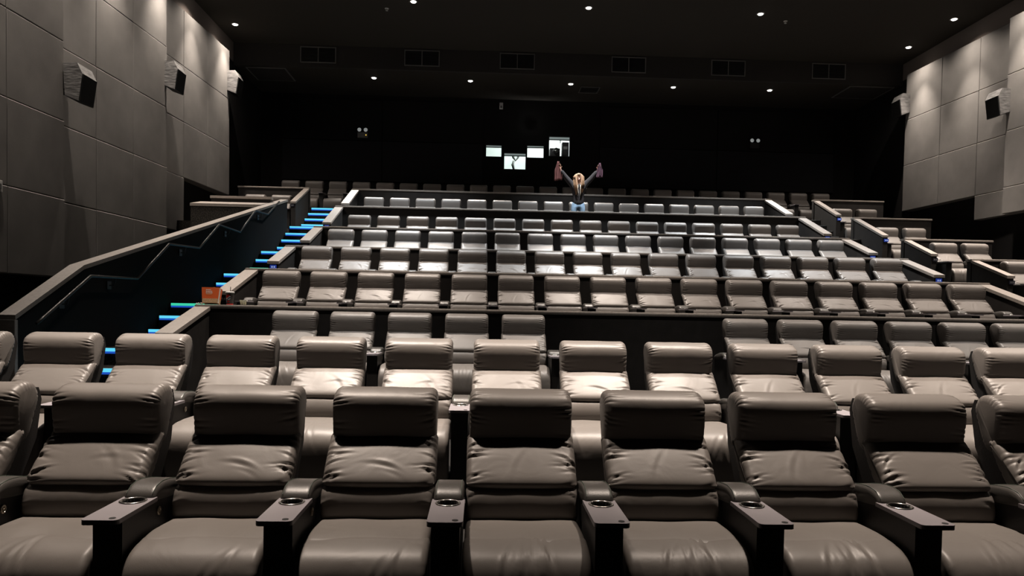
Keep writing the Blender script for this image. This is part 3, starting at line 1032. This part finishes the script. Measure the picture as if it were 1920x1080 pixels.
# row signs on the ends of the partitions
def row_sign(x, y, z, lab, lit):
    t = thing('row_sign', lab, 'sign', (x, y, z), 'row signs')
    MB().bbox(-.055, .055, -.012, 0, -.035, .035, .004).build('plate', 'sign_blue' if lit else 'sign_off', t)
    for dx in (-.018, .020):
        MB().box(dx - .012, dx + .012, -.0135, -.012, -.014, .014).build('mark', 'sign_mark' if lit else 'grey_plastic', t)


for k, lit in (('E', False), ('F', False), ('G', True), ('H', True)):
    nk = dict(zip('EFGH', 'FGHI'))[k]
    run, drop = {'E': (.96, .37), 'F': (.98, .42), 'G': (1.36, .60), 'H': (1.32, .61)}[k]
    row_sign(BXL + .10, LEDGE[nk][0] - run, LEDGE[nk][1] - drop - .10, 'small row sign on the right booth partition end in the %s row' % ROWNO[k], lit)
for k in 'DEFGH':
    nk = dict(zip('DEFGH', 'EFGHI'))[k]
    run, drop = SIDE[k]
    for xx, l, lit in ((CXL + .10, 'left', k in 'EG'), (CXR - .10, 'right', True)):
        row_sign(xx, LEDGE[nk][0] - run, LEDGE[nk][1] - drop - .10, 'small row sign on the %s end panel of the %s row' % (l, ROWNO[k]), lit)
row_sign(-4.95, 20.8 - 1.42, 4.81 - .60 - .10, 'small row sign on the left booth partition beside the stairs', False)

# ------------------------------------------------------------------ snacks on the partition cap
zc = LEDGE['D'][1]
t = thing('popcorn_bag', 'open orange popcorn bag standing on the partition end', 'popcorn bag', (-3.50, 9.69, zc + .013))
t.rotation_euler = (-.20, 0, .05)
h = .20


def taper_quad(z0, z1, off=.0):
    f = lambda z: .095 + .016 * z / h
    a, b = f(z0) + off, f(z1) + off
    return [(-a, -a * .62, z0), (a, -a * .62, z0), (a, a * .62, z0), (-a, a * .62, z0), (-b, -b * .62, z1), (b, -b * .62, z1), (b, b * .62, z1), (-b, b * .62, z1)]


SF = [(0, 1, 5, 4), (1, 2, 6, 5), (2, 3, 7, 6), (3, 0, 4, 7)]
MB().add(taper_quad(.055, h), SF).build('bag_body', 'orange', t)
MB().add(taper_quad(0, .055), SF + [(0, 3, 2, 1)]).build('bag_base', 'kraft', t)
f = lambda z: .095 + .016 * z / h
MB().add([(f(0) + .001, -f(0) * .55, 0.0), (f(0) + .001, -f(0) * .05, 0), (f(h) + .001, -f(h) * .05, h - .01), (f(h) + .001, -f(h) * .55, h - .01)], [(0, 1, 2, 3)]).build('side_print', 'paper_white', t)
mb = MB()
mb.add([(-.115, .0713, h), (.115, .0713, h), (.0, .0713, h + .035), (-.115, .068, h), (.115, .068, h), (.0, .068, h + .035)], [(0, 1, 2), (3, 5, 4), (0, 3, 4, 1), (1, 4, 5, 2), (2, 5, 3, 0)])
mb.build('back_flap', 'orange_light', t)
rk = random.Random(4)
mb = MB()
for q in range(46):
    mb.ball((rk.uniform(-.09, .09), rk.uniform(-.05, .05), h - .02 + rk.uniform(-.01, .012)), rk.uniform(.008, .014), n=6, m=4)
o = mb.build('popcorn_fill', 'popcorn', t)
o['kind'] = 'stuff'
for q, (wd2, zz, x0) in enumerate(((.055, .168, -.055), (.070, .148, -.055), (.075, .128, -.055), (.060, .112, -.05))):
    yy = -f(zz) * .62 - .0012
    mb = MB()
    x = x0
    while x < x0 + wd2:
        l = rk.uniform(.006, .016)
        mb.box(x, x + l, yy, yy + .001, zz - .005, zz + .005)
        x += l + .004
    mb.build('lettering', 'paper_white' if q < 3 else 'orange_light', t)

t = thing('drink_cup', 'black paper drink cup with round red white and blue logo and straw', 'cup', (-3.262, 9.69, zc))
MB().lathe([(.040, 0), (.052, .155), (.054, .158)], n=28).build('cup_body', 'cup_black', t, smooth=True)
MB().lathe([(.0405, .0), (.0418, .018)], n=28, close=False).build('red_band', 'logo_red', t, smooth=True)
MB().lathe([(.057, .152), (.058, .166), (.050, .168), (.048, .174), (.003, .175)], n=28).build('lid', 'white_plastic', t, smooth=True)
MB().tube([(.004, .005, .17), (.006, .007, .235)], .004, 8).build('straw', 'cup_black', t)


def cup_patch(fn_lo, fn_hi, zc_, R, m, name, par):
    """patch of a disc wrapped on the cup, between two curves, facing the screen"""
    vs, fs = [], []
    N, K = 24, 6
    for i in range(N + 1):
        u = -1 + 2 * i / N
        ext = math.sqrt(max(0, 1 - u * u))
        lo, hi = max(-ext, min(ext, fn_lo(u))), max(-ext, min(ext, fn_hi(u)))
        for k in range(K + 1):
            v = lo + (hi - lo) * k / K
            z = zc_ + R * v
            r = .040 + .012 * z / .155 + .0012
            a = -PI / 2 - .12 + (R * u) / r
            vs.append((r * math.cos(a), r * math.sin(a), z))
    for i in range(N):
        for k in range(K):
            fs.append((i * (K + 1) + k, (i + 1) * (K + 1) + k, (i + 1) * (K + 1) + k + 1, i * (K + 1) + k + 1))
    return MB().add(vs, fs).build(name, m, par, smooth=True)


wave = lambda u: .28 * u + .20 * math.sin(2.6 * u)
cup_patch(lambda u: wave(u) + .10, lambda u: 1, .098, .033, 'logo_red', 'logo_red_part', t)
cup_patch(lambda u: wave(u) - .28, lambda u: wave(u) + .10, .098, .033, 'logo_white', 'logo_white_part', t)
cup_patch(lambda u: wave(u) - .72, lambda u: wave(u) - .28, .098, .033, 'logo_blue', 'logo_blue_part', t)
cup_patch(lambda u: -1, lambda u: wave(u) - .72, .098, .033, 'logo_white', 'logo_white_part', t)
for q in range(4):
    mb = MB()
    a = -PI / 2 - .12 + (q - 1.5) * .20
    r = .0445
    for zz in (.040, .050):
        mb.box(r * math.cos(a) - .003, r * math.cos(a) + .003, r * math.sin(a) - .001, r * math.sin(a), zz - .004, zz + .004)
    mb.build('lettering', 'logo_red', t)

t = thing('dip_cup', 'small clear plastic cup of yellow dip on the partition cap', 'dip cup', (-3.09, 9.69, zc))
MB().lathe([(.030, 0), (.034, .004), (.043, .060), (.050, .062), (.050, .066)], n=24).build('cup_body', 'clear_plastic', t, smooth=True)
MB().lathe([(.030, .003), (.037, .038), (.003, .042)], n=20).build('dip', 'dip', t, smooth=True)
t = thing('popcorn_kernels', 'few spilled white popcorn pieces on the partition corner', 'popcorn', (-3.66, 9.70, zc))
for q, (dx, dy, r) in enumerate(((0, 0, .014), (.025, .01, .016), (.045, -.01, .012), (.035, .02, .013), (-.03, .01, .010))):
    mb = MB()
    for e in range(4):
        mb.ball((dx + rk.uniform(-.006, .006), dy + rk.uniform(-.006, .006), r * .9 + rk.uniform(-.002, .004)), r * rk.uniform(.55, .8), n=7, m=5)
    mb.build('kernel', 'paper_white', t, smooth=True)


# ------------------------------------------------------------------ the person
def skin_mesh(nodes, edges, m, sub=2, root=0, mirror=False):
    """nodes: list of (x,y,z,rx,ry)"""
    me = bpy.data.meshes.new('skin')
    me.from_pydata([n[:3] for n in nodes], edges, [])
    o = bpy.data.objects.new('tmp', me)
    COL.objects.link(o)
    md = o.modifiers.new('skin', 'SKIN')
    sv = me.skin_vertices[0].data
    for i, n in enumerate(nodes):
        sv[i].radius = (n[3], n[4])
        sv[i].use_root = (i == root)
    sd = o.modifiers.new('sub', 'SUBSURF')
    sd.levels = sub
    dg = bpy.context.evaluated_depsgraph_get()
    res = bpy.data.meshes.new_from_object(o.evaluated_get(dg))
    bpy.data.objects.remove(o)
    res.materials.clear()
    res.materials.append(MATS[m])
    res.shade_smooth()
    return res


PX, PY, PZ = 2.47, 19.22, ROWS['H'][1]
person = thing('person', 'person in dark hoodie and jeans standing with both arms raised', 'person', (PX, PY, PZ))
N = []
Ed = []


def nd(x, y, z, rx, ry=None, frm=None):
    N.append((x, y, z, rx, ry if ry else rx))
    if frm is not None:
        Ed.append((frm, len(N) - 1))
    return len(N) - 1


pel = nd(0, 0, .92, .13, .095)
wa = nd(0, 0, 1.06, .115, .085, pel)
ch = nd(0, 0, 1.22, .135, .095, wa)
st = nd(0, 0, 1.34, .11, .08, ch)
nk = nd(0, -.005, 1.43, .048, .05, st)
jaw = nd(0, -.022, 1.500, .060, .072, nk)
sk = nd(0, -.010, 1.575, .075, .092, jaw)
tp = nd(0, 0, 1.635, .055, .07, sk)
ns = nd(0, -.098, 1.535, .010, .013, jaw)
for s in (-1, 1):
    h1 = nd(s * .09, 0, .86, .085, .09, pel)
    k1 = nd(s * .11, -.02, .48, .055, .06, h1)
    c1 = nd(s * .115, .01, .34, .052, .056, k1)
    a1 = nd(s * .12, .02, .09, .034, .038, c1)
    f1 = nd(s * .13, -.06, .045, .036, .03, a1)
    nd(s * .14, -.15, .03, .032, .02, f1)
    sh = nd(s * .165, 0, 1.375, .058, .06, st)
    el = nd(s * .335, -.01, 1.555, .040, .042, sh)
    wr = nd(s * .475, -.03, 1.735, .026, .028, el)
    pm = nd(s * .505, -.035, 1.80, .036, .020, wr)
    for q, (dx, dz, l) in enumerate(((-.024, .04, .85), (-.008, .047, 1.0), (.008, .045, .95), (.024, .038, .75))):
        b1 = nd(s * (.508 + dx), -.04, 1.80 + dz, .009, .009, pm)
        b2 = nd(s * (.512 + dx * 1.2), -.055, 1.80 + dz + .028 * l, .0085, .0085, b1)
        nd(s * (.514 + dx * 1.2), -.075, 1.80 + dz + .046 * l, .007, .007, b2)
    t1 = nd(s * .468, -.05, 1.80, .010, .010, pm)
    nd(s * .452, -.065, 1.832, .008, .008, t1)
obj('body', skin_mesh(N, Ed, 'skin', 2), person)

N, Ed = [], []
pel = nd(0, 0, .76, .172, .132)
wa = nd(0, 0, .98, .16, .12, pel)
ch = nd(0, 0, 1.20, .165, .12, wa)
st = nd(0, 0, 1.34, .13, .10, ch)
nk = nd(0, 0, 1.415, .075, .07, st)
for s in (-1, 1):
    sh = nd(s * .165, 0, 1.37, .085, .085, st)
    el = nd(s * .335, -.01, 1.555, .066, .068, sh)
    w0 = nd(s * .44, -.025, 1.69, .056, .056, el)
    nd(s * .475, -.03, 1.735, .044, .044, w0)
hood = obj('hoodie', skin_mesh(N, Ed, 'hoodie', 2), person)
mb = MB().tube([(-.12, .03, 1.40), (-.10, .10, 1.44), (0, .14, 1.45), (.10, .10, 1.44), (.12, .03, 1.40), (.07, -.07, 1.37), (0, -.10, 1.34), (-.07, -.07, 1.37), (-.12, .03, 1.40)], .035, 8)
mb.build('hood', 'hoodie', hood, smooth=True)
for s in (-1, 1):
    MB().tube([(s * .028, -.118, 1.36), (s * .032, -.135, 1.24), (s * .024 + .01, -.134, 1.14), (s * .03, -.133, 1.07)], .0085, 6).build('drawstring', 'cord', hood, smooth=True)

N, Ed = [], []
top = nd(0, 0, 1.0, .135, .105)
pel = nd(0, 0, .90, .145, .115, top)
for s in (-1, 1):
    h1 = nd(s * .09, 0, .80, .105, .11, pel)
    k1 = nd(s * .11, -.02, .48, .078, .082, h1)
    c1 = nd(s * .115, .01, .30, .075, .078, k1)
    nd(s * .12, .02, .07, .066, .07, c1)
obj('jeans', skin_mesh(N, Ed, 'jeans', 2), person)
for s in (-1, 1):
    MB().ball((s * .135, -.06, .045), .06, .75, 1.9, .72).build('shoe', 'sneaker', person, smooth=True)

# hair: cap plus long falling locks on both sides of the face
hair = MB()
vs, fs = [], []
hn, hm = 28, 10
for i in range(hm + 1):
    ph_ = PI * .62 * i / hm
    for k in range(hn):
        a = 2 * PI * k / hn
        x, y, z = math.sin(ph_) * math.cos(a), math.sin(ph_) * math.sin(a), math.cos(ph_)
        front = max(0, -y)
        zz = z if not (front > .45 and z < .35) else .35 + (z - .35) * .05
        yy = y if not (front > .45 and z < .35) else y * .80
        vs.append((x * .096, .012 + yy * .118, 1.575 + zz * .105))
for i in range(hm):
    for k in range(hn):
        fs.append((i * hn + k, i * hn + (k + 1) % hn, (i + 1) * hn + (k + 1) % hn, (i + 1) * hn + k))
hair.add(vs, fs)
ho = hair.build('hair', 'hair', person, smooth=True)
rh = random.Random(9)
for s in (-1, 1):
    for q in range(7):
        x = s * (.060 + .016 * (q % 4))
        y = -.085 + .030 * q
        L = rh.uniform(1.10, 1.20) if q < 4 else rh.uniform(1.20, 1.28)
        yf = -.150 + .02 * q if q < 4 else y + .06
        pts = [(x * .6, y * .5 + .01, 1.655), (x * 1.15, y, 1.58), (x * 1.2, y - .01, 1.47), (x * 1.1, yf, 1.36), (x * .95, yf, 1.25), (x * .8 + rh.uniform(-.01, .01), yf, L)]
        MB().tube(pts, .02, 7, [.012, .026, .028, .028, .022, .006]).build('lock', 'hair', ho, smooth=True)
for s in (-1, 1):
    MB().ball((s * .031, -.098, 1.568), .0115, 1.2, .6, .8, 8, 6).build('eye', 'eye', person, smooth=True)
    MB().tube([(s * .014, -.101, 1.588), (s * .032, -.101, 1.594), (s * .048, -.090, 1.588)], .004, 5).build('eyebrow', 'hair', person)
MB().ball((0, -.093, 1.492), .022, 1.1, .5, .7, 10, 6).build('mouth', 'lips', person, smooth=True)
MB().ball((0, -.099, 1.498), .016, 1.1, .5, .4, 10, 6).build('teeth', 'paper_white', person, smooth=True)


def held_cloth(label, x, y, z, L, w, m, seed):
    """folded cloth gripped at the top and hanging in soft vertical folds"""
    rr = random.Random(seed)
    t = thing('held_cloth', label, 'cloth', (x, y, z), 'cloths held up by the person')
    for q in range(3):
        vs, fs = [], []
        nx, nz = 12, 12
        ox = (q - 1) * w * .26
        ph = rr.uniform(0, 6)
        Lq = L * rr.uniform(.86, 1.0)
        for th in (0, 1):
            for j in range(nz + 1):
                v = j / nz
                ww = w * .5 * (.35 + .65 * min(1, v * 2.2))
                for i in range(nx + 1):
                    u = i / nx - .5
                    vs.append((ox * min(1, .4 + v * 1.5) + u * ww, .018 * math.sin(u * 13 + ph + v * 2) + .014 * q + (.010 if th else 0), .06 * (1 - (2 * u) ** 2) * (1 - v) - v * Lq))
        n1 = (nx + 1) * (nz + 1)
        for th in (0, 1):
            for j in range(nz):
                for i in range(nx):
                    a = th * n1 + j * (nx + 1) + i
                    fs.append((a, a + 1, a + nx + 2, a + nx + 1))
        for j in range(nz):
            for i in (0, nx):
                a = j * (nx + 1) + i
                fs.append((a, a + nx + 1, a + nx + 1 + n1, a + n1))
        for i in range(nx):
            for j in (0, nz):
                a = j * (nx + 1) + i
                fs.append((a, a + 1, a + 1 + n1, a + n1))
        MB().add(vs, fs).build('fold', m, t, smooth=True)


held_cloth('long reddish striped cloth hanging from the raised hand at left', PX - .545, PY - .075, PZ + 1.90, .46, .20, 'cloth_red', 1)
held_cloth('short purple-red cloth hanging from the raised hand at right', PX + .540, PY - .075, PZ + 1.89, .33, .17, 'cloth_purple', 2)
